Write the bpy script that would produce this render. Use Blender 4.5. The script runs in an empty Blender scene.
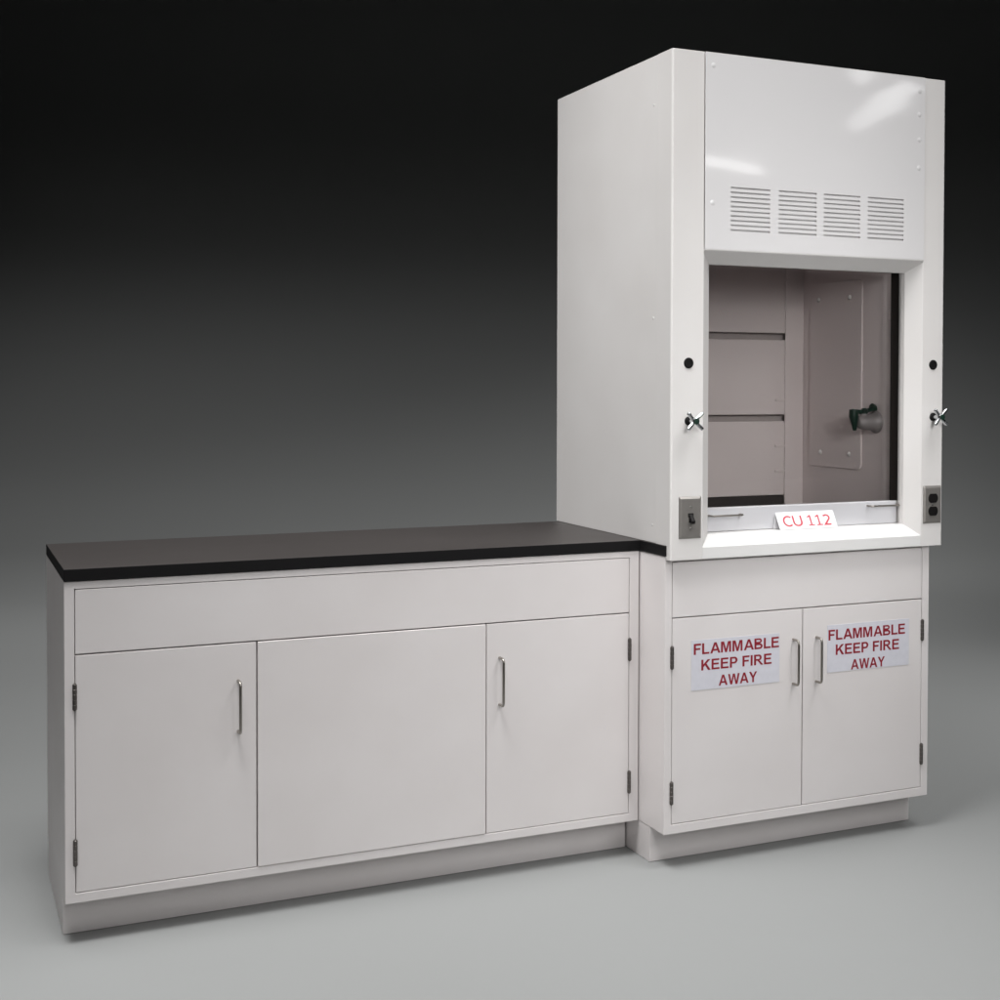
import bpy, bmesh, math, random
from mathutils import Vector, Matrix
R = math.radians
sc = bpy.context.scene
COL = sc.collection

# ------------------------------------------------------------------ materials
def nodes_of(name):
    m = bpy.data.materials.new(name); m.use_nodes = True
    nt = m.node_tree
    return m, nt, nt.nodes['Principled BSDF']

def paint(name, rgb, rough=.38, peel=.05, mottle=.03, coat=0., spec=.5):
    """powder-coated sheet steel: faint orange peel, a little tonal drift, uneven gloss"""
    m, nt, b = nodes_of(name)
    N, L = nt.nodes.new, nt.links.new
    tc = N('ShaderNodeTexCoord')
    n1 = N('ShaderNodeTexNoise'); n1.inputs['Scale'].default_value = 3.2; n1.inputs['Detail'].default_value = 4
    L(tc.outputs['Object'], n1.inputs['Vector'])
    ramp = N('ShaderNodeValToRGB')
    lo = [c * (1 - mottle) for c in rgb]; hi = [min(1, c * (1 + mottle)) for c in rgb]
    ramp.color_ramp.elements[0].position = .3; ramp.color_ramp.elements[1].position = .7
    ramp.color_ramp.elements[0].color = (lo[0] * 1.006, lo[1], lo[2] * .995, 1)
    ramp.color_ramp.elements[1].color = (hi[0] * .998, hi[1], hi[2], 1)
    L(n1.outputs['Fac'], ramp.inputs['Fac']); L(ramp.outputs['Color'], b.inputs['Base Color'])
    n2 = N('ShaderNodeTexNoise'); n2.inputs['Scale'].default_value = 420; n2.inputs['Detail'].default_value = 2
    L(tc.outputs['Object'], n2.inputs['Vector'])
    bp = N('ShaderNodeBump'); bp.inputs['Strength'].default_value = peel; bp.inputs['Distance'].default_value = .001
    L(n2.outputs['Fac'], bp.inputs['Height'])
    n4 = N('ShaderNodeTexNoise'); n4.inputs['Scale'].default_value = 3.5; n4.inputs['Detail'].default_value = 1
    L(tc.outputs['Object'], n4.inputs['Vector'])
    b4 = N('ShaderNodeBump'); b4.inputs['Strength'].default_value = .22; b4.inputs['Distance'].default_value = .01
    L(n4.outputs['Fac'], b4.inputs['Height']); L(bp.outputs['Normal'], b4.inputs['Normal']); L(b4.outputs['Normal'], b.inputs['Normal'])
    n3 = N('ShaderNodeTexNoise'); n3.inputs['Scale'].default_value = 7; n3.inputs['Detail'].default_value = 6
    L(tc.outputs['Object'], n3.inputs['Vector'])
    mr = N('ShaderNodeMapRange'); mr.inputs['To Min'].default_value = rough - .05; mr.inputs['To Max'].default_value = rough + .07
    L(n3.outputs['Fac'], mr.inputs['Value']); L(mr.outputs['Result'], b.inputs['Roughness'])
    b.inputs['Coat Weight'].default_value = coat
    b.inputs['Specular IOR Level'].default_value = spec
    return m

def plain(name, rgb, rough=.5, metal=0., spec=.5):
    m, nt, b = nodes_of(name)
    N, L = nt.nodes.new, nt.links.new
    tc = N('ShaderNodeTexCoord')
    n = N('ShaderNodeTexNoise'); n.inputs['Scale'].default_value = 60; n.inputs['Detail'].default_value = 4
    L(tc.outputs['Object'], n.inputs['Vector'])
    mx = N('ShaderNodeMix'); mx.data_type = 'RGBA'
    mx.inputs[6].default_value = (*[c * .92 for c in rgb], 1); mx.inputs[7].default_value = (*[min(1, c * 1.06) for c in rgb], 1)
    L(n.outputs['Fac'], mx.inputs[0]); L(mx.outputs[2], b.inputs['Base Color'])
    b.inputs['Roughness'].default_value = rough; b.inputs['Metallic'].default_value = metal
    b.inputs['Specular IOR Level'].default_value = spec
    return m

def brushed(name, rgb, rough, axis=2):
    m, nt, b = nodes_of(name)
    N, L = nt.nodes.new, nt.links.new
    tc = N('ShaderNodeTexCoord'); mp = N('ShaderNodeMapping')
    s = [900, 900, 900]; s[axis] = 12
    mp.inputs['Scale'].default_value = s
    n = N('ShaderNodeTexNoise'); n.inputs['Scale'].default_value = 1; n.inputs['Detail'].default_value = 3
    L(tc.outputs['Object'], mp.inputs['Vector']); L(mp.outputs['Vector'], n.inputs['Vector'])
    mr = N('ShaderNodeMapRange'); mr.inputs['To Min'].default_value = rough - .08; mr.inputs['To Max'].default_value = rough + .1
    L(n.outputs['Fac'], mr.inputs['Value']); L(mr.outputs['Result'], b.inputs['Roughness'])
    bp = N('ShaderNodeBump'); bp.inputs['Strength'].default_value = .08; bp.inputs['Distance'].default_value = .0005
    L(n.outputs['Fac'], bp.inputs['Height']); L(bp.outputs['Normal'], b.inputs['Normal'])
    b.inputs['Base Color'].default_value = (*rgb, 1); b.inputs['Metallic'].default_value = 1
    return m

M = {}
M['cab'] = paint('cabinet_paint', (.745, .708, .702), .42)
M['hood'] = paint('hood_paint', (.72, .697, .682), .36)
M['sill'] = paint('sill_paint', (.75, .74, .73), .30)
M['rail'] = paint('sash_rail_paint', (.57, .565, .585), .35)
M['liner'] = paint('liner_panel', (.80, .73, .725), .42, peel=.02)
M['counter'] = None
M['steel'] = brushed('satin_steel', (.36, .335, .305), .30)
M['plate'] = plain('stainless_plate', (.33, .31, .29), .34, .55)
M['hinge'] = brushed('dark_hinge_steel', (.17, .155, .145), .42)
M['chrome'] = plain('chrome', (.62, .63, .64), .16, 1.)
M['black'] = plain('black_plastic', (.008, .007, .007), .5, spec=.22)
M['gasket'] = plain('black_gasket', (.008, .006, .005), .7, spec=.12)
M['dark'] = plain('dark_void', (.02, .019, .019), .8, spec=.2)
M['green'] = plain('dark_green_handle', (.008, .03, .020), .38)
M['greymetal'] = plain('grey_fitting', (.29, .27, .27), .45, .2)
M['slotback'] = plain('louvre_backing', (.62, .60, .60), .6)
M['shade'] = plain('slot_shade_board', (.48, .43, .42), .7, spec=.2)  # darker liner tone: shade inside the baffle slots painted as colour
M['paper'] = plain('sign_paper', (.665, .66, .715), .55, spec=.4)
M['card'] = plain('card_stock', (.86, .85, .87), .6, spec=.3)
M['red'] = plain('red_ink', (.27, .016, .028), .5, spec=.3)
M['pinkred'] = plain('red_marker', (.58, .085, .11), .6, spec=.3)
M['screw'] = plain('screw_steel', (.62, .60, .58), .3, 1.)
M['whitescrew'] = paint('white_screw_cap', (.74, .72, .71), .25)

def counter_mat():
    m, nt, b = nodes_of('black_laminate')
    N, L = nt.nodes.new, nt.links.new
    tc = N('ShaderNodeTexCoord')
    n = N('ShaderNodeTexNoise'); n.inputs['Scale'].default_value = 260; n.inputs['Detail'].default_value = 3
    L(tc.outputs['Object'], n.inputs['Vector'])
    mx = N('ShaderNodeMix'); mx.data_type = 'RGBA'
    mx.inputs[6].default_value = (.030, .026, .025, 1); mx.inputs[7].default_value = (.052, .0455, .043, 1)
    L(n.outputs['Fac'], mx.inputs[0]); L(mx.outputs[2], b.inputs['Base Color'])
    bp = N('ShaderNodeBump'); bp.inputs['Strength'].default_value = .12; bp.inputs['Distance'].default_value = .0006
    L(n.outputs['Fac'], bp.inputs['Height']); L(bp.outputs['Normal'], b.inputs['Normal'])
    n2 = N('ShaderNodeTexNoise'); n2.inputs['Scale'].default_value = 4; n2.inputs['Detail'].default_value = 6
    L(tc.outputs['Object'], n2.inputs['Vector'])
    mr = N('ShaderNodeMapRange'); mr.inputs['To Min'].default_value = .44; mr.inputs['To Max'].default_value = .54
    L(n2.outputs['Fac'], mr.inputs['Value']); L(mr.outputs['Result'], b.inputs['Roughness'])
    return m
M['counter'] = counter_mat()

def film_mat():
    """white panel under a slightly loose glossy protective film"""
    m, nt, b = nodes_of('film_covered_panel')
    N, L = nt.nodes.new, nt.links.new
    b.inputs['Base Color'].default_value = (.745, .728, .728, 1)
    b.inputs['Roughness'].default_value = .4
    b.inputs['Coat Weight'].default_value = 1; b.inputs['Coat Roughness'].default_value = .062; b.inputs['Coat IOR'].default_value = 1.65
    tc = N('ShaderNodeTexCoord')
    mp = N('ShaderNodeMapping'); mp.inputs['Scale'].default_value = (1.7, 1, 5); mp.inputs['Rotation'].default_value = (0, R(-14), 0); mp.inputs['Location'].default_value = (3.1, 5, 2.2)
    n = N('ShaderNodeTexNoise'); n.inputs['Scale'].default_value = 1.0; n.inputs['Detail'].default_value = 1.0; n.inputs['Roughness'].default_value = .3
    n.inputs['Distortion'].default_value = .3
    L(tc.outputs['Object'], mp.inputs['Vector']); L(mp.outputs['Vector'], n.inputs['Vector'])
    bp = N('ShaderNodeBump'); bp.inputs['Strength'].default_value = .25; bp.inputs['Distance'].default_value = .014
    L(n.outputs['Fac'], bp.inputs['Height']); L(bp.outputs['Normal'], b.inputs['Coat Normal'])
    return m
M['film'] = film_mat()

def glass_mat():
    m = bpy.data.materials.new('sash_glass'); m.use_nodes = True
    nt = m.node_tree; nt.nodes.clear()
    N, L = nt.nodes.new, nt.links.new
    out = N('ShaderNodeOutputMaterial'); mix = N('ShaderNodeMixShader'); fr = N('ShaderNodeFresnel')
    tr = N('ShaderNodeBsdfTransparent'); gl = N('ShaderNodeBsdfGlossy')
    fr.inputs['IOR'].default_value = 1.45
    tr.inputs['Color'].default_value = (.93, .925, .92, 1)
    gl.inputs['Roughness'].default_value = .03; gl.inputs['Color'].default_value = (.95, .95, .95, 1)
    tc = N('ShaderNodeTexCoord'); ns = N('ShaderNodeTexNoise'); ns.inputs['Scale'].default_value = 3
    L(tc.outputs['Object'], ns.inputs['Vector'])
    bp = N('ShaderNodeBump'); bp.inputs['Strength'].default_value = .02; bp.inputs['Distance'].default_value = .01
    L(ns.outputs['Fac'], bp.inputs['Height']); L(bp.outputs['Normal'], gl.inputs['Normal'])
    L(fr.outputs['Fac'], mix.inputs['Fac']); L(tr.outputs['BSDF'], mix.inputs[1]); L(gl.outputs['BSDF'], mix.inputs[2])
    L(mix.outputs['Shader'], out.inputs['Surface'])
    return m
M['glass'] = glass_mat()

def backdrop_mat():
    m, nt, b = nodes_of('grey_backdrop_paper')
    N, L = nt.nodes.new, nt.links.new
    tc = N('ShaderNodeTexCoord')
    n = N('ShaderNodeTexNoise'); n.inputs['Scale'].default_value = .8; n.inputs['Detail'].default_value = 3
    L(tc.outputs['Object'], n.inputs['Vector'])
    mx = N('ShaderNodeMix'); mx.data_type = 'RGBA'
    mx.inputs[6].default_value = (.275, .28, .276, 1); mx.inputs[7].default_value = (.285, .29, .287, 1)
    L(n.outputs['Fac'], mx.inputs[0]); L(mx.outputs[2], b.inputs['Base Color'])
    b.inputs['Roughness'].default_value = 1; b.inputs['Specular IOR Level'].default_value = 0
    return m
M['backdrop'] = backdrop_mat()

# ------------------------------------------------------------------ mesh helpers
class MB:
    def __init__(s): s.v = []; s.f = []; s.mi = []
    def add(s, verts, faces, mi=0):
        o = len(s.v); s.v += [tuple(v) for v in verts]
        s.f += [tuple(i + o for i in f) for f in faces]; s.mi += [mi] * len(faces)
        return s
    def box(s, x0, x1, y0, y1, z0, z1, mi=0):
        return s.add([(x0,y0,z0),(x1,y0,z0),(x1,y1,z0),(x0,y1,z0),(x0,y0,z1),(x1,y0,z1),(x1,y1,z1),(x0,y1,z1)],
              [(0,3,2,1),(4,5,6,7),(0,1,5,4),(1,2,6,5),(2,3,7,6),(3,0,4,7)], mi)
    def prism(s, poly, a0, a1, axis, mi=0):
        """extrude a 2-D outline along axis: 2 -> outline is (x,y); 0 -> outline is (y,z); 1 -> outline is (x,z)"""
        def P(p, a):
            return (p[0], p[1], a) if axis == 2 else ((a, p[0], p[1]) if axis == 0 else (p[0], a, p[1]))
        n = len(poly)
        vs = [P(p, a0) for p in poly] + [P(p, a1) for p in poly]
        fs = [tuple(range(n))[::-1], tuple(range(n, 2 * n))] + [(i, (i + 1) % n, (i + 1) % n + n, i + n) for i in range(n)]
        return s.add(vs, fs, mi)
    def tube(s, pts, r, seg=12, mi=0, cap=True):
        pts = [Vector(p) for p in pts]; n = len(pts)
        rad = r if isinstance(r, (list, tuple)) else [r] * n
        up = None; vs = []
        for i, p in enumerate(pts):
            t = (pts[min(i + 1, n - 1)] - pts[max(i - 1, 0)]).normalized()
            if up is None:
                up = t.orthogonal().normalized()
            up = (up - t * up.dot(t)).normalized(); w = t.cross(up)
            for k in range(seg):
                a = 2 * math.pi * k / seg
                vs.append(p + (up * math.cos(a) + w * math.sin(a)) * rad[i])
        fs = [(i * seg + k, i * seg + (k + 1) % seg, (i + 1) * seg + (k + 1) % seg, (i + 1) * seg + k) for i in range(n - 1) for k in range(seg)]
        if cap: fs += [tuple(range(seg))[::-1], tuple(range((n - 1) * seg, n * seg))]
        return s.add(vs, fs, mi)
    def lathe(s, origin, direction, prof, seg=24, mi=0):
        """profile list of (distance along direction, radius)"""
        d = Vector(direction).normalized(); o = Vector(origin)
        return s.tube_fixed([o + d * h for h, _ in prof], [max(r, 1e-5) for _, r in prof], d, seg, mi)
    def tube_fixed(s, pts, rad, d, seg, mi):
        up = d.orthogonal().normalized(); w = d.cross(up); vs = []
        for p, r in zip(pts, rad):
            for k in range(seg):
                a = 2 * math.pi * k / seg; vs.append(p + (up * math.cos(a) + w * math.sin(a)) * r)
        n = len(pts)
        fs = [(i * seg + k, i * seg + (k + 1) % seg, (i + 1) * seg + (k + 1) % seg, (i + 1) * seg + k) for i in range(n - 1) for k in range(seg)]
        fs += [tuple(range(seg))[::-1], tuple(range((n - 1) * seg, n * seg))]
        return s.add(vs, fs, mi)
    def mesh(s, me, mi=0, mat=None):
        vs = [(mat @ v.co if mat else v.co.copy()) for v in me.vertices]
        return s.add(vs, [tuple(p.vertices) for p in me.polygons], mi)
    def build(s, name, mat, parent=None, bevel=0., seg=2, smooth=False, fix=True):
        me = bpy.data.meshes.new(name); me.from_pydata(s.v, [], s.f); me.update()
        mats = mat if isinstance(mat, (list, tuple)) else [mat]
        for m in mats: me.materials.append(m)
        me.polygons.foreach_set('material_index', s.mi)
        if fix:
            bm = bmesh.new(); bm.from_mesh(me); bmesh.ops.recalc_face_normals(bm, faces=bm.faces); bm.to_mesh(me); bm.free()
        o = bpy.data.objects.new(name, me); COL.objects.link(o)
        if parent is not None:
            o.parent = parent
            o.matrix_parent_inverse = world(parent).inverted()
        if smooth:
            me.polygons.foreach_set('use_smooth', [True] * len(me.polygons))
            e = o.modifiers.new('split', 'EDGE_SPLIT'); e.split_angle = R(38)
        if bevel:
            b = o.modifiers.new('bevel', 'BEVEL'); b.width = bevel; b.segments = seg; b.limit_method = 'ANGLE'; b.angle_limit = R(28)
            b.harden_normals = False
        return o

def world(o):
    m = Matrix.LocRotScale(o.location, o.rotation_euler, o.scale)
    return world(o.parent) @ o.matrix_parent_inverse @ m if o.parent else m

def thing(name, label, cat, loc, group=None):
    o = bpy.data.objects.new(name, None); COL.objects.link(o); o.location = loc
    o.empty_display_size = .1
    o['label'] = label; o['category'] = cat
    if group: o['group'] = group
    return o

def strip(outer, inner):
    n = len(outer)
    return [[outer[i], outer[i + 1], inner[i + 1], inner[i]] for i in range(n - 1)]

def bowl(x0, xc, zt, zb, rx, ti, rxi):
    zc, rz = (zt + zb) / 2, (zt - zb) / 2
    n = 14
    out = [(x0, zt)] + [(xc + rx * math.sin(R(180 * i / n)), zc + rz * math.cos(R(180 * i / n))) for i in range(n + 1)] + [(x0, zb)]
    inn = [(x0, zt - ti)] + [(xc - .02 + rxi * math.sin(R(180 * i / n)), zc + (rz - ti) * math.cos(R(180 * i / n))) for i in range(n + 1)] + [(x0, zb + ti)]
    return strip(out, inn)

def stroke(pts, w):
    """constant-width stroke along a polyline with mitred joints"""
    P = [Vector(p) for p in pts]; L, Rr = [], []
    for i, p in enumerate(P):
        d0 = (P[i] - P[i - 1]).normalized() if i else (P[1] - P[0]).normalized()
        d1 = (P[i + 1] - P[i]).normalized() if i < len(P) - 1 else d0
        n0, n1 = Vector((-d0.y, d0.x)), Vector((-d1.y, d1.x))
        m = (n0 + n1).normalized(); k = w / 2 / max(.35, m.dot(n0))
        L.append(tuple(p + m * k)); Rr.append(tuple(p - m * k))
    return strip(L, Rr)

def el(cx, cz, rx, rz, a0, a1, n=18):
    return [(cx + rx * math.cos(R(a0 + (a1 - a0) * i / n)), cz + rz * math.sin(R(a0 + (a1 - a0) * i / n))) for i in range(n + 1)]

def hx(h): return .215 + (.5 - .215) * h / .77
S = .2
GLYPH = {   # heavy grotesque capitals, cap height 1: (advance, polygons)
 'F': (.80, [[(0,0),(0,1),(.69,1),(.69,.83),(S,.83),(S,.595),(.62,.595),(.62,.425),(S,.425),(S,0)]]),
 'L': (.78, [[(0,0),(0,1),(S,1),(S,.17),(.70,.17),(.70,0)]]),
 'E': (.89, [[(0,0),(0,1),(.745,1),(.745,.83),(S,.83),(S,.61),(.69,.61),(.69,.44),(S,.44),(S,.17),(.765,.17),(.765,0)]]),
 'I': (.34, [[(0,0),(0,1),(S,1),(S,0)]]),
 'A': (1.05, [[(0,0),(.215,0),(.5,.77),(.5,1),(.39,1)], [(1,0),(.61,1),(.5,1),(.5,.77),(.785,0)], [(hx(.225),.225),(1-hx(.225),.225),(1-hx(.39),.39),(hx(.39),.39)]]),
 'M': (1.13, [[(0,0),(0,1),(.30,1),(.495,.32),(.69,1),(.99,1),(.99,0),(.80,0),(.80,.78),(.59,0),(.40,0),(.19,.78),(.19,0)]]),
 'W': (1.33, [[(0,1),(.215,1),(.365,.30),(.54,1),(.77,1),(.945,.30),(1.095,1),(1.31,1),(1.06,0),(.84,0),(.655,.72),(.47,0),(.25,0)]]),
 'Y': (.95, [[(0,1),(.235,1),(.46,.62),(.69,1),(.92,1),(.56,.42),(.56,0),(.36,0),(.36,.42)]]),
 'K': (.98, [[(0,0),(0,1),(S,1),(S,.56),(.60,1),(.875,1),(.50,.605),(.90,0),(.64,0),(.36,.46),(S,.295),(S,0)]]),
 'P': (.87, [[(0,0),(0,1),(S,1),(S,0)]] + bowl(S, .44, 1, .37, .30, .165, .12)),
 'R': (.99, [[(0,0),(0,1),(S,1),(S,0)], [(.34,.41),(.57,.41),(.93,0),(.69,0)]] + bowl(S, .46, 1, .41, .30, .165, .12)),
 'B': (.94, [[(0,0),(0,1),(S,1),(S,0)]] + bowl(S, .50, 1, .535, .25, .15, .10) + bowl(S, .50, .5345, 0, .33, .165, .15)),
 ' ': (.36, []),
}
W_ = .15
LIGHT = {   # lighter humanist letters for the folded card
 'C': (.83, stroke(el(.45, .5, .39, .44, 48, 312, 26), W_)),
 'U': (.90, stroke([(.07, 1), (.07, .38)] + el(.40, .38, .33, .32, 180, 360, 16)[1:] + [(.73, 1)], W_)),
 '1': (.70, [[(.245,.11),(.375,.11),(.375,1),(.275,1),(.03,.845),(.08,.735),(.245,.835)], [(.06,0),(.57,0),(.57,.1095),(.06,.1095)]]),
 '2': (.70, stroke([(.05, .86)] + el(.31, .70, .24, .24, 125, -38, 14) + [(.10, .06), (.62, .06)], W_)),
 ' ': (.32, []),
}
def lay_text(mb, s, font, box, place, mi):
    """set the string s into the rectangle box=(u0,u1,v0,v1); place(u,v) gives the 3-D point"""
    x = 0; polys = []
    for ch in s:
        adv, ps = font[ch]
        polys += [[(px + x, pz) for px, pz in p] for p in ps]; x += adv
    us = [q[0] for p in polys for q in p]; lo, hi = min(us), max(us)
    for p in polys:
        vs = [place(box[0] + (a - lo) / (hi - lo) * (box[1] - box[0]), box[2] + b * (box[3] - box[2])) for a, b in p]
        mb.add(vs, [tuple(range(len(vs)))], mi)

def arc(c, r, a0, a1, n):
    return [(c[0] + r * math.cos(R(a0 + (a1 - a0) * i / n)), c[1] + r * math.sin(R(a0 + (a1 - a0) * i / n))) for i in range(n + 1)]

def framed_box(x0, x1, y0, y1, z0, z1, xa, xb, za, zb, depth):
    """cabinet carcass: closed box whose front is a face frame round one recess"""
    m = MB()
    yr = y0 + depth
    v = [(x0,y0,z0),(x1,y0,z0),(x1,y0,z1),(x0,y0,z1), (xa,y0,za),(xb,y0,za),(xb,y0,zb),(xa,y0,zb),
         (xa,yr,za),(xb,yr,za),(xb,yr,zb),(xa,yr,zb), (x0,y1,z0),(x1,y1,z0),(x1,y1,z1),(x0,y1,z1)]
    f = [(0,1,5,4),(1,2,6,5),(2,3,7,6),(3,0,4,7), (4,5,9,8),(5,6,10,9),(6,7,11,10),(7,4,8,11), (8,9,10,11),
         (0,3,15,12),(1,13,14,2),(3,2,14,15),(0,12,13,1),(12,15,14,13)]
    return m.add(v, f)

def wire_pull(mb, p0, p1, out, proj=.030, r=.0037, rb=.010):
    """bent-wire cabinet pull between feet p0 and p1, standing off along out"""
    p0, p1, out = Vector(p0), Vector(p1), Vector(out)
    d = (p1 - p0).normalized(); pts = [p0 - out * .002]
    def corner(p, e, s):
        res = []
        for i in range(7):
            a = R(90 * i / 6)
            res.append(p + out * (proj - rb + rb * math.sin(a)) + e * (rb - rb * math.cos(a)))
        return res
    pts += corner(p0, d, 1)
    pts += corner(p1, -d, 1)[::-1]
    pts.append(p1 - out * .002)
    mb.tube(pts, r, 14)
    return mb

# ------------------------------------------------------------------ cabinets
GAP = .0017
def hinge(door, x, y, zc, length=.062):
    m = MB()
    k = 5; h = length / k
    for i in range(k):
        m.lathe((x, y - .0022, zc - length / 2 + i * h + .0004), (0, 0, 1), [(0, .0048), (.0005, .0053), (h - .0013, .0053), (h - .0008, .0048)], 14)
    m.lathe((x, y - .0022, zc - length / 2 - .0022), (0, 0, 1), [(0, .002), (.001, .0036), (length + .0036, .0036), (length + .0046, .002)], 12)
    m.box(x - .010, x + .010, y + .0015, y + .0045, zc - length / 2 + .001, zc + length / 2 - .001)
    return m.build('hinge', M['hinge'], door, smooth=True)

def panel(name, parent, x0, x1, z0, z1, y, t=.018, bevel=.0013):
    return MB().box(x0 + GAP, x1 - GAP, y, y + t, z0 + GAP, z1 - GAP).build(name, M['cab'], parent, bevel=bevel)

def handle(door, x, y, z0, z1):
    return wire_pull(MB(), (x, y, z0), (x, y, z1), (0, -1, 0)).build('handle', M['steel'], door, smooth=True)

TOE = .1018
CB = .8844      # underside of the worktop
# --- long base cabinet on the left
XL, XR, YF = -1.558, -.0035, .1517
base = thing('base_cabinet', 'long low white steel cabinet with two handled doors either side of a blank panel',
             'cabinet', ((XL + XR) / 2, .43, 0))
fr = framed_box(XL, XR, YF, .722, TOE, CB - .0015, -1.5345, -.0335, .1255, .8650, .019)
fr.build('carcass', M['cab'], base, bevel=.0014)
MB().box(XL + .0012, XR - .001, .232, .715, 0, TOE - .0005).build('toe_kick', M['cab'], base, bevel=.001)
panel('top_panel', base, -1.5345, -.0335, .7055, .8650, YF + .0004)
d1 = panel('door', base, -1.5345, -1.0972, .1255, .7055, YF + .0004); d1['label'] = 'door hinged at the left end'
panel('middle_panel', base, -1.0972, -.4730, .1255, .7055, YF - .0022)
d2 = panel('door', base, -.4730, -.0335, .1255, .7055, YF + .0004); d2['label'] = 'door hinged at the right end'
handle(d1, -1.1445, YF, .4800, .6090); handle(d2, -.4335, YF, .4800, .6090)
for z in (.604, .225): hinge(d1, -1.5345, YF, z)
for z in (.600, .217): hinge(d2, -.0335, YF, z)

# --- cabinet under the hood
flam = thing('storage_cabinet', 'square white two-door cabinet under the fume hood with red lettered warning signs', 'cabinet', (.46, .4, 0))
XB = .9192
fr = framed_box(0, XB, 0, .745, TOE, CB - .0015, .0225, .8935, .1285, .8680, .019)
fr.build('carcass', M['cab'], flam, bevel=.0014)
MB().box(.0012, XB - .0012, .0871, .738, 0, TOE - .0005).build('toe_kick', M['cab'], flam, bevel=.001)
panel('top_panel', flam, .0225, .8935, .7090, .8680, .0004)
f1 = panel('door', flam, .0225, .4590, .1285, .7090, .0004); f1['label'] = 'left door with warning sign'
f2 = panel('door', flam, .4590, .8935, .1285, .7090, .0004); f2['label'] = 'right door with warning sign'
handle(f1, .4255, .0004, .4900, .6200); handle(f2, .5058, .0004, .4900, .6200)
for z in (.599, .218): hinge(f1, .0225, 0, z)
for z in (.613, .232): hinge(f2, .8935, 0, z)

def warning_sign(door, x0, x1, z0, z1, lines):
    m = MB(); y = .0004 - .0012
    m.box(x0, x1, y, y + .0010, z0, z1, 0)
    for s, bx in lines:
        lay_text(m, s, GLYPH, bx, lambda u, v: (u, y - .0004, v), 1)
    o = m.build('warning_sign', [M['paper'], M['red']], door, fix=False)
    o['label'] = 'taped paper sign reading FLAMMABLE KEEP FIRE AWAY'
warning_sign(f1, .0850, .3780, .5000, .6420, [('FLAMMABLE', (.0925, .3760, .6010, .6320)), ('KEEP FIRE', (.1170, .3510, .5550, .5855)), ('AWAY', (.1740, .3020, .5070, .5375))])
warning_sign(f2, .5452, .8440, .5115, .6520, [('FLAMMABLE', (.5490, .8290, .6070, .6380)), ('KEEP FIRE', (.5750, .8070, .5620, .5930)), ('AWAY', (.6300, .7540, .5140, .5440))])

# --- worktop: one L-shaped slab over both cabinets
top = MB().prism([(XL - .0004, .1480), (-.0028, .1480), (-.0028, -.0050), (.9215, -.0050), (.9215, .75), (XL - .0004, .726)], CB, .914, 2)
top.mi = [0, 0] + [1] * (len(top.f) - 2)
M['edge'] = plain('shaded_edge', (.0045, .004, .0045), .62, spec=.22)  # worktop sides blacker than the top: their shade is put into the colour
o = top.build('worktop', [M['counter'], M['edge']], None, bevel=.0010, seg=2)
o['label'] = 'thin black laminate worktop lying across the long cabinet and under the fume hood'; o['category'] = 'worktop'

# ------------------------------------------------------------------ fume hood
HX0, HX1, HF, HZ = .0018, .9459, -.0262, 2.2873
HB = .7525
XI0, XI1 = .104, .8655            # inner edges of the posts' front faces
BV, YB = .0385, .0115             # the 45 degree picture-frame bevel
LB = .874
hood = thing('fume_hood', 'tall white fume hood with a vented front, glass sash and black-plugged side posts', 'fume hood', (.474, .36, .914))
def post(x_out, x_in, sgn):
    # outline in (x, y); sgn=+1 for the left post
    r = .006
    c = (x_out + sgn * r, HF + r)
    a = [(c[0] - sgn * r * math.cos(R(t)), c[1] - r * math.sin(R(t))) for t in (0, 18, 36, 54, 72, 90)]
    pl = [(x_out, .060)] + a + [(x_in, HF), (x_in + sgn * BV, YB), (x_in + sgn * BV, .030), (x_in + sgn * (BV - .012), .030), (x_in + sgn * (BV - .012), .060)]
    m = MB()
    m.prism(pl, LB, HZ, 2)
    return m.build('corner_post', M['hood'], hood, bevel=.0009)
post(HX0, XI0, 1); post(HX1, XI1, -1)
for x0, x1 in ((HX0 + .0004, HX0 + .02), (HX1 - .02, HX1 - .0004)):
    MB().box(x0, x1, .0604, HB, .9145, HZ - .0004).build('side_panel', M['hood'], hood, bevel=.001)
MB().box(HX0 + .021, HX1 - .021, .061, HB - .001, HZ - .02, HZ - .001).build('roof_panel', M['hood'], hood)
MB().box(HX0 + .021, HX1 - .021, HB - .018, HB - .001, .9145, HZ - .021).build('back_panel', M['hood'], hood)

# front panel with four louvre openings and a bevelled lower lip
PZ = 1.741; PY = HF - .0045; px0, px1 = XI0 + .0008, XI1 - .0008
vents = [(.1873, .3172), (.3466, .4759), (.5010, .6294), (.6570, .7880)]
vz0, vz1 = 1.7945, 1.9180
m = MB()
t = .0020
xs = [px0] + [v for p in vents for v in p] + [px1]
def quadgrid(y, flip):
    zs = [PZ, vz0, vz1, HZ]
    idx = {}
    vs = []; fs = []
    for i, x in enumerate(xs):
        for j, z in enumerate(zs):
            idx[i, j] = len(vs); vs.append((x, y, z))
    for i in range(len(xs) - 1):
        for j in range(3):
            if j == 1 and i % 2 == 1: continue
            q = (idx[i, j], idx[i + 1, j], idx[i + 1, j + 1], idx[i, j + 1])
            fs.append(q[::-1] if flip else q)
    return vs, fs
for y, fl in ((PY, False), (PY + t, True)):
    vs, fs = quadgrid(y, fl); m.add(vs, fs)
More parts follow.
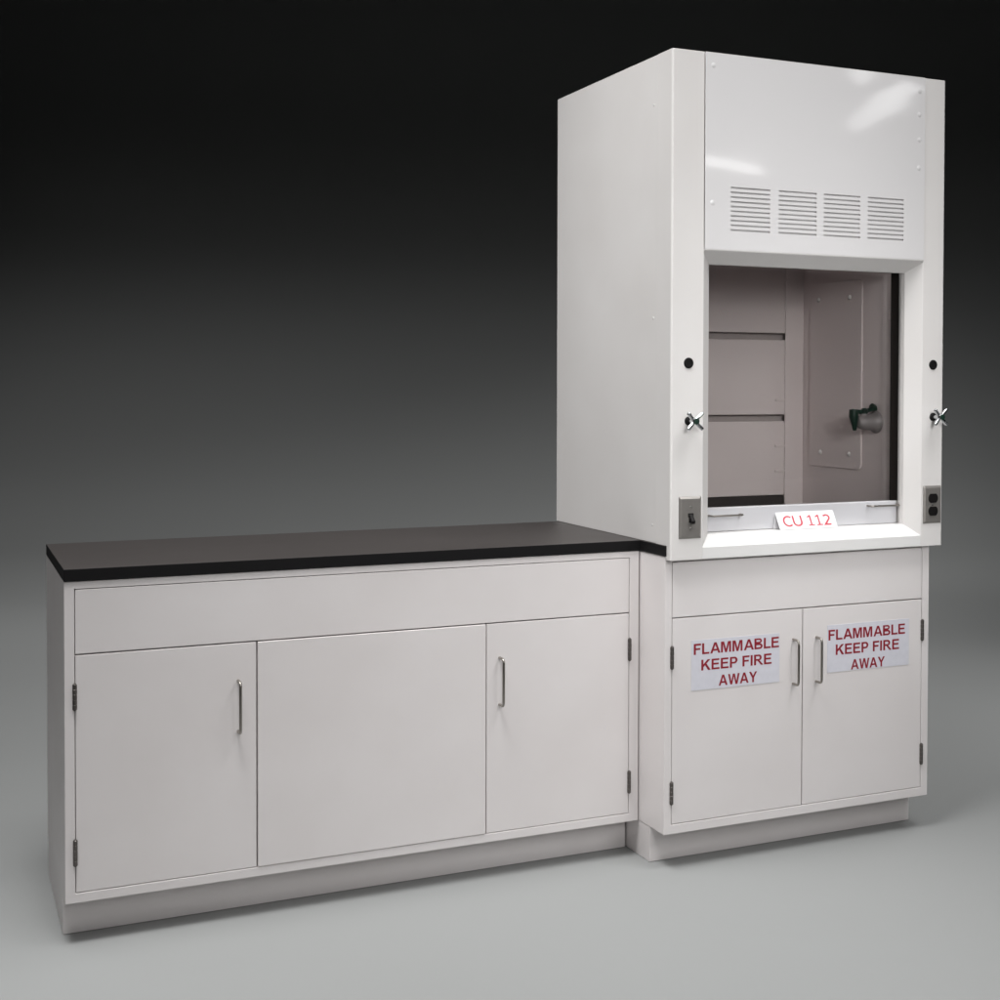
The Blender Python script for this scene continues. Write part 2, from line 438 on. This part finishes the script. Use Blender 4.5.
# rims of the openings and of the outer edge
def rim(xa, xb, za, zb):
    m.add([(xa,PY,za),(xb,PY,za),(xb,PY,zb),(xa,PY,zb),(xa,PY+t,za),(xb,PY+t,za),(xb,PY+t,zb),(xa,PY+t,zb)], [(0,1,5,4),(1,2,6,5),(2,3,7,6),(3,0,4,7)])
for a, b in vents: rim(a, b, vz0, vz1)
m.add([(px0,PY,PZ),(px0,PY,HZ),(px0,PY+t,HZ),(px0,PY+t,PZ),(px1,PY,PZ),(px1,PY,HZ),(px1,PY+t,HZ),(px1,PY+t,PZ),], [(0,1,2,3),(4,7,6,5),(1,5,6,2)])
bmx = m.build('front_panel', M['film'], hood, fix=False)
bm = bmesh.new(); bm.from_mesh(bmx.data); bmesh.ops.remove_doubles(bm, verts=bm.verts, dist=1e-5); bmesh.ops.recalc_face_normals(bm, faces=bm.faces); bm.to_mesh(bmx.data); bm.free()
bmx['label'] = 'white upper panel under glossy creased film'
# the bevelled lower lip
MB().prism([(PY, PZ - .0002), (PY + .0005, PZ - .0028), (PY + .0018, PZ - .0050), (PY + .0036, PZ - .0064), (YB, PZ - BV), (.030, PZ - BV), (.030, PZ - .004), (PY + t + .0004, PZ - .0002)], px0, px1, 0).build('lower_lip', M['hood'], hood, bevel=.0006)
# louvres
for a, b in vents:
    m = MB(); n = 10; pitch = (vz1 - vz0) / (n - .62); slot = pitch * .40
    z = vz1
    m.box(a + .0003, b - .0003, PY + .0044, PY + .0058, vz0 + .0003, vz1 - .0003, 1)
    # slanted slats between the slots
    for i in range(n):
        zt = vz1 - i * pitch - slot          # top of the slat under slot i
        zb = max(vz0, vz1 - (i + 1) * pitch)
        if i < n - 1:
            m.prism([(PY + .0002, zb), (PY + .0002, zt), (PY + .0012, zt + .0002), (PY + .0040, zt + slot * .35), (PY + .0040, zt + slot * .35 - .0010), (PY + .0016, zt - .0012), (PY + .0014, zb)], a - .0002, b + .0002, 0, 0)
    m.build('louvre_vent', [M['film'], M['slotback']], hood)
# screw heads under the film down the panel edges
for x, z in ((.1300, 2.2520), (.1290, 1.8700), (.8440, 2.2450), (.8440, 2.1750), (.8440, 2.1000), (.8430, 2.0150)):
    MB().lathe((x, PY + .0003, z), (0, -1, 0), [(0, .0085), (.0005, .0070), (.0009, .0048), (.0011, .0022), (.0012, .0004)], 24).build('screw', M['film'], hood, smooth=True)

# sill with the same bevel
MB().prism([(HF, LB + .0002), (HF, .9070), (YB, .9392), (.060, .9392), (.060, .9165), (.004, .9165), (.004, LB + .0002)], XI0 + .0006, XI1 - .0006, 0).build('sill', M['sill'], hood, bevel=.0012)

# liner: an open-fronted box inside
m = MB()
LX0, LX1, LY, LT, LFl = .100, .845, .640, 2.05, .9205
def slab(x0, x1, y0, y1, z0, z1): m.box(x0, x1, y0, y1, z0, z1)
slab(LX0 - .006, LX0, .0620, LY, LFl, LT); slab(LX1, LX1 + .006, .0620, LY, LFl, LT)
slab(LX0 - .006, LX1 + .006, LY + .0004, LY + .006, LFl, LT); slab(LX0 - .006, LX1 + .006, .0620, LY + .006, LT + .0004, LT + .006)
m.build('liner', M['liner'], hood)
MB().box(LX0 + .001, LX1 - .001, .0620, LY - .001, LFl - .004, LFl + .004).build('work_surface', M['counter'], hood)
# baffle: three boards with slots between, edge strips
m = MB(); by = .585
for z0, z1 in ((.9880, 1.2380), (1.2610, 1.5130), (1.5360, 2.03)):
    m.box(.152, .7745, by, by + .008, z0, z1)
m.build('baffle_board', M['liner'], hood, bevel=.002)
for x0, x1 in ((.1005, .1540), (.7725, .8445)):
    MB().box(x0, x1, by - .006, by - .0004, .926, 2.03).build('baffle_strip', M['liner'], hood, bevel=.0015)
MB().box(.101, .844, by + .030, by + .034, .989, 2.03).build('slot_shade_backing', M['shade'], hood)  # darkened sheet, gives the slots their shade by colour
MB().box(.154, .772, by + .002, by + .006, .926, .9865).build('lower_slot_shade', M['counter'], hood)  # black strip added as the shadow in the gap below the baffle
for z in (1.07, 1.155, 1.31):
    MB().box(.735, .7722, by - .006, by - .0004, z - .004, z + .004).build('baffle_clip', M['liner'], hood, bevel=.001)
# access panel on the right liner wall
m = MB()
pts = arc((.535 - .012, 1.090 + .012), .012, 270, 360, 5) + arc((.535 - .012, 1.700 - .012), .012, 0, 90, 5) + arc((.243 + .02, 1.700 - .02), .02, 90, 180, 6) + arc((.243 + .02, 1.090 + .02), .02, 180, 270, 6)
ap = MB().prism(pts, LX1 - .006, LX1 - .0004, 0).build('access_panel', M['liner'], hood, bevel=.0016)
for y, z in ((.466, 1.138), (.305, 1.138), (.482, 1.645), (.308, 1.645)):
    MB().lathe((LX1 - .0055, y, z), (-1, 0, 0), [(0, .0085), (.003, .008), (.006, .005), (.0072, .0006)], 18).build('screw', M['whitescrew'], ap, smooth=True)

# gas valve on the right liner wall: grey flanged body, dark green handle and hose barb
gx, gy, gz = LX1, .172, 1.252
gv = MB()
gv.lathe((gx, gy, gz - .006), (-1, 0, 0), [(0, .036), (.004, .036), (.010, .032), (.018, .026), (.050, .024), (.062, .021), (.070, .014)], 28)
gv.lathe((gx - .046, gy, gz - .006), (0, 0, 1), [(0, .012), (.022, .012), (.030, .010), (.036, .010)], 18)
body = gv.build('gas_valve', M['greymetal'], hood, smooth=True)
gh = MB()
c = Vector((gx - .046, gy, gz + .026))
gh.lathe((c.x, c.y, c.z - .008), (0, 0, 1), [(0, .010), (.006, .012), (.014, .012), (.020, .006)], 18)
gh.tube([c, c + Vector((.022, .004, .006)), c + Vector((.036, .004, .010))], [.006, .007, .008], 12)
gh.tube([c + Vector((.030, .004, .018)), c + Vector((.052, .006, .006)), c + Vector((.060, .006, -.006))], [.010, .012, .009], 12)
gh.tube([c, c + Vector((-.022, .004, 0)), c + Vector((-.040, .006, 0))], [.0075, .008, .010], 12)
gh.tube([c + Vector((-.036, .006, .008)), c + Vector((-.036, .006, -.014)), c + Vector((-.033, .006, -.036)), c + Vector((-.031, .006, -.058))], [.014, .015, .010, .006], 12)
gh.build('handle', M['green'], body, smooth=True)

# sash: glass, white bottom rail, black side gaskets, two wire pulls
sash = MB().prism([(.052, .9405), (.052, 1.0060), (.0535, 1.0085), (.0745, 1.0085), (.0745, .9405)], .131, .8335, 0).build('sash', M['rail'], hood, bevel=.0010)
MB().box(.133, .8345, .0595, .0645, 1.0080, 1.86).build('glass', M['glass'], sash)
for x0, x1 in ((.133, .146), (.8120, .8385)):
    MB().box(x0, x1, .0535, .0590, 1.0090, 1.86).build('gasket', M['gasket'], sash)
for xa, xb, z in ((.168, .272, .9870), (.724, .832, .9960)):
    wire_pull(MB(), (xa, .052, z), (xb, .052, z), (0, -1, 0), proj=.024, r=.0028, rb=.008).build('pull', M['steel'], sash, smooth=True)

# hole plugs, service knobs, switch and outlet on the posts
for x, z in ((.0568, 1.4225), (.9063, 1.4245)):
    MB().lathe((x, HF + .001, z), (0, -1, 0), [(0, .0150), (.0028, .0150), (.0042, .0138), (.0044, .0090), (.0030, .0085), (.0026, .0005)], 28).build('hole_plug', M['black'], hood, smooth=True)

def service_knob(x, z):
    m = MB()
    m.lathe((x, HF + .001, z), (0, -1, 0), [(0, .0125), (.004, .0125), (.006, .0105), (.0062, .006)], 24, 1)
    m.lathe((x, HF - .004, z), (0, -1, 0), [(0, .0055), (.018, .0055), (.020, .0085), (.036, .0095), (.040, .0080), (.042, .0045)], 20, 0)
    k = m.build('service_knob', [M['chrome'], M['black']], hood, smooth=True)
    h = MB(); c = Vector((x, HF - .034, z))
    for a in (45, 135, 225, 315):
        d = Vector((math.cos(R(a)), 0, math.sin(R(a))))
        h.tube([c + d * .004, c + d * .012 + Vector((0, -.001, 0)), c + d * .024 + Vector((0, -.003, 0)), c + d * .0315 + Vector((0, -.005, 0)), c + d * .0335 + Vector((0, -.0055, 0))], [.0066, .0056, .0058, .0054, .0030], 14)
    h.build('cross_handle', M['chrome'], k, smooth=True)
    b = MB(); b.lathe((x, HF - .0455, z), (0, -1, 0), [(0, .0088), (.0014, .0086), (.0024, .003)], 18)
    b.build('index_button', M['green'], k, smooth=True)
service_knob(.0577, 1.2615); service_knob(.9070, 1.2665)

def cover_plate(name, xc, zc, w, h):
    m = MB(); y0 = HF
    a, b = w / 2, h / 2; e = .007
    v = [(xc-a,y0-.0003,zc-b),(xc+a,y0-.0003,zc-b),(xc+a,y0-.0003,zc+b),(xc-a,y0-.0003,zc+b),
         (xc-a+e,y0-.0055,zc-b+e),(xc+a-e,y0-.0055,zc-b+e),(xc+a-e,y0-.0055,zc+b-e),(xc-a+e,y0-.0055,zc+b-e)]
    f = [(0,1,5,4),(1,2,6,5),(2,3,7,6),(3,0,4,7),(4,5,6,7),(3,2,1,0)]
    m.add(v, f)
    return m.build(name, M['plate'], hood, bevel=.0008)
sw = cover_plate('switch_plate', .0634, .9925, .0725, .1185)
tg = MB(); y = HF - .0055
tg.box(.0634 - .0088, .0634 + .0088, y - .0016, y + .001, .9925 + .001, .9925 + .0125)
tg.box(.0634 - .0058, .0634 + .0058, y - .0013, y + .001, .9925 - .0140, .9925 + .0009)
tg.prism([(y - .0015, .9925 + .010), (y - .0015, .9925 - .004), (y - .0170, .9925 - .0165), (y - .0185, .9925 - .008)], .0634 - .0052, .0634 + .0052, 0)
tg.build('toggle', M['black'], sw, bevel=.0012)
for z in (.9925 + .030, .9925 - .030):
    MB().lathe((.0634, y + .0004, z), (0, -1, 0), [(0, .0034), (.0012, .0032), (.0018, .0008)], 16).build('screw', M['screw'], sw, smooth=True)
ol = cover_plate('outlet_plate', .9060, 1.0000, .0690, .1150)
for z in (1.0000 + .0195, 1.0000 - .0195):
    m = MB()
    pts = []
    for a0, a1, sx in ((-52, 52, 1), (128, 232, -1)):
        pts += [(.9060 + .0172 * math.cos(R(a0 + (a1 - a0) * i / 10)), z + .0172 * math.sin(R(a0 + (a1 - a0) * i / 10))) for i in range(11)]
    m.prism(pts, y - .0030, y + .0006, 1)
    # slot recesses read as darker slits: proud ribs either side of each slit
    for sx in (-.0063, .0063):
        m.box(.9060 + sx - .0022, .9060 + sx - .0010, y - .0034, y - .0028, z - .002, z + .008)
        m.box(.9060 + sx + .0010, .9060 + sx + .0022, y - .0034, y - .0028, z - .002, z + .008)
    m.build('socket', M['black'], ol, bevel=.0004)
MB().lathe((.9060, y + .0004, 1.0000), (0, -1, 0), [(0, .0036), (.0012, .0034), (.0018, .0008)], 16).build('screw', M['screw'], ol, smooth=True)
# small rivets on the outer side of the hood
for yy, z in ((.062, .965), (.062, 1.55), (.062, 2.15)):
    MB().lathe((HX0 + .0009, yy + .02, z), (-1, 0, 0), [(0, .0042), (.001, .0040), (.0018, .001)], 16).build('screw', M['whitescrew'], hood, smooth=True)

# ------------------------------------------------------------------ folded card on the sill
cx0, cx1 = .3865, .5890
A, B_, C_ = Vector((0, .0125, .9402)), Vector((0, .0400, .9885)), Vector((0, .0495, .9402))
tk = .0007
n1 = Vector((0, (B_ - A).z, -(B_ - A).y)).normalized()
m = MB()
m.prism([(A.y, A.z), (B_.y, B_.z), (C_.y, C_.z), (C_.y - tk, C_.z), (B_.y, B_.z - 3 * tk), (A.y + tk * 1.2, A.z)], cx0, cx1, 0)
d = (B_ - A); L_ = d.length; d.normalize(); nf = Vector((0, -d.z, d.y))
lay_text(m, 'CU 112', LIGHT, (cx0 + .0175, cx1 - .0185, .009, .043), lambda u, v: Vector((u, A.y, A.z)) + d * v + nf * .0005, 1)
card = m.build('tent_card', [M['card'], M['pinkred']], None, fix=False)
card['label'] = 'small folded white card with red letters leaning on the hood sill'; card['category'] = 'card'

# ------------------------------------------------------------------ backdrop: floor sweeping up into a wall
YAW = .4421
CAM = Vector((-1.83725584, -3.40275998, 1.36902618))
CR = Vector((0.9038866, -0.42775787, 0.00349657)); CU = Vector((0.00583854, 0.02050963, 0.99977261)); CF = Vector((0.42773231, 0.90366064, -0.02103586))
fwd = Vector((CF.x, CF.y, 0)).normalized(); rgt = Vector((fwd.y, -fwd.x, 0))
def bd(u, w, z):
    p = Vector((CAM.x, CAM.y, 0)) + fwd * w + rgt * u
    return (p.x, p.y, z)
WALL, RAD, WH = 16.0, 5.0, 11.0
prof = [(-4., 0.)] + [(-4 + (WALL - RAD + 4) * i / 12, 0.) for i in range(1, 13)]
prof += [(WALL - RAD + RAD * math.sin(R(90 * i / 40)), RAD - RAD * math.cos(R(90 * i / 40))) for i in range(1, 41)]
prof += [(WALL, RAD + (WH - RAD) * i / 6) for i in range(1, 7)]
us = [-15 + 30 * i / 12 for i in range(13)]
vs = [bd(u, w, z - .001) for (w, z) in prof for u in us]
nu = len(us)
fs = [(i * nu + j, i * nu + j + 1, (i + 1) * nu + j + 1, (i + 1) * nu + j) for i in range(len(prof) - 1) for j in range(nu - 1)]
o = MB().add(vs, fs).build('backdrop', M['backdrop'], None, fix=False, smooth=False)
o.data.polygons.foreach_set('use_smooth', [True] * len(o.data.polygons))
o['kind'] = 'structure'

# ------------------------------------------------------------------ light
w = bpy.data.worlds.new('World'); sc.world = w; w.use_nodes = True
w.node_tree.nodes['Background'].inputs['Color'].default_value = (1, .98, .97, 1)
w.node_tree.nodes['Background'].inputs['Strength'].default_value = .0

def area(name, loc, target, sx, sy, power, spread=180, col=(1, 1, 1)):
    l = bpy.data.lights.new(name, 'AREA'); l.shape = 'RECTANGLE'; l.size = sx; l.size_y = sy; l.energy = power; l.spread = R(spread); l.color = col
    o = bpy.data.objects.new(name, l); COL.objects.link(o); o.location = loc
    d = (Vector(target) - Vector(loc)).normalized()
    o.rotation_euler = d.to_track_quat('-Z', 'Y').to_euler()
    return o
area('front_top', (-.3, -2.6, 4.2), (-.2, 0, 1.0), 2.5, 1, 4.6, 75)
area('top_left', (-1.15, .2, 3.9), (-.6, .4, 0), .8, 1.2, 9.8, 80)
area('side_left', (-2.8, .2, 3.0), (0, .4, 1.0), 1, 1, 1.9, 80)
area('top_key', (-1.4, -.6, 4.4), (-.2, .4, .9), 1.4, 1.2, 20.2, 70)
area('top_key_right', (1.0, -1.4, 4.4), (.4, .2, .9), 1.3, 1.0, 10.6, 70)
area('front_fill', (-1.6, -5, 2.7), (-.2, 0, .8), 1.5, 1, 4.4, 45)
area('front_fill_right', (1.2, -4.6, 3.6), (.2, 0, .5), 1.5, 1, 3.4, 45)
area('hood_fill', (-.4, -3.2, 1.9), (.6, 0, 1.3), .6, .6, 1.4, 30)
area('far_wall_low', bd(-1.6, 9, 6), bd(-1.6, 12.5, 0), 13, .6, 42, 70)
area('far_floor', bd(-.9, 8.5, 4.8), bd(-.9, 8.5, 0), 8, 1, 29, 80)
area('mid_floor', bd(-.7, 6.8, 4.6), bd(-.7, 6.8, 0), 7, 1, 26, 80)
area('end_floor', bd(-1.3, 10.2, 5.4), bd(-1.3, 10.2, 0), 10, 1, 38, 90)
area('far_wall', bd(-.6, 11, 6.5), bd(-.6, 14, 2.5), 13, 1, 7.2, 60)
area('left_floor', bd(-2.6, 4.2, 4.0), bd(-2.6, 4.2, 0), 1, 1, 4.2, 60)
area('left_floor_near', (-2.15, .3, 4.2), (-2.15, .3, 0), .5, 1.4, 1.7, 30)
area('right_floor', bd(2.6, 5.6, 4.0), bd(2.4, 5.4, 0), 1, 1, 11.6, 60)
area('front_floor_right', bd(.9, 2.6, 4), bd(.9, 2.6, 0), 1.4, .4, 7.2, 45)
area('front_floor_left', bd(-1.3, 2.5, 4), bd(-1.3, 2.5, 0), 1.2, .4, 7.4, 45)
# two bare tube fixtures on the room's ceiling, seen as streaks in the filmed panel
for p, q, pw in (((4.15, -4.1, 3.85), (4.85, -5.9, 3.85), 14.0), ((4.9, -5.2, 3.62), (5.7, -7.2, 3.62), 20.0), ((3.9, -7.0, 3.30), (4.8, -7.1, 3.30), 2.6)):
    p, q = Vector(p), Vector(q); c = (p + q) / 2
    o = area('ceiling_tube', c, c + Vector((0, 0, -1)), (q - p).length, .20, pw * .7, 150)
    d = (q - p).normalized(); zz = Vector((.62, -.76, .20)); zz = (zz - d * zz.dot(d)).normalized()
    o.rotation_euler = Matrix((d, zz.cross(d), zz)).transposed().to_euler()

# ------------------------------------------------------------------ camera
cd = bpy.data.cameras.new('camera'); cam = bpy.data.objects.new('camera', cd); COL.objects.link(cam)
cam.matrix_world = Matrix((( CR.x, CU.x, -CF.x, CAM.x), (CR.y, CU.y, -CF.y, CAM.y), (CR.z, CU.z, -CF.z, CAM.z), (0, 0, 0, 1)))
cd.sensor_width = 36; cd.lens = 1390.3982 / 1000 * 36
cd.shift_x = -.0920399; cd.shift_y = -.0888016
cd.clip_start = .05; cd.clip_end = 100
sc.camera = cam
sc.view_settings.view_transform = 'Standard'; sc.view_settings.look = 'None'
sc.view_settings.exposure = 0; sc.view_settings.gamma = 1; sc.view_settings.use_curve_mapping = False
sc.cycles.max_bounces = 10; sc.cycles.transparent_max_bounces = 12
sc.render.engine = 'CYCLES'
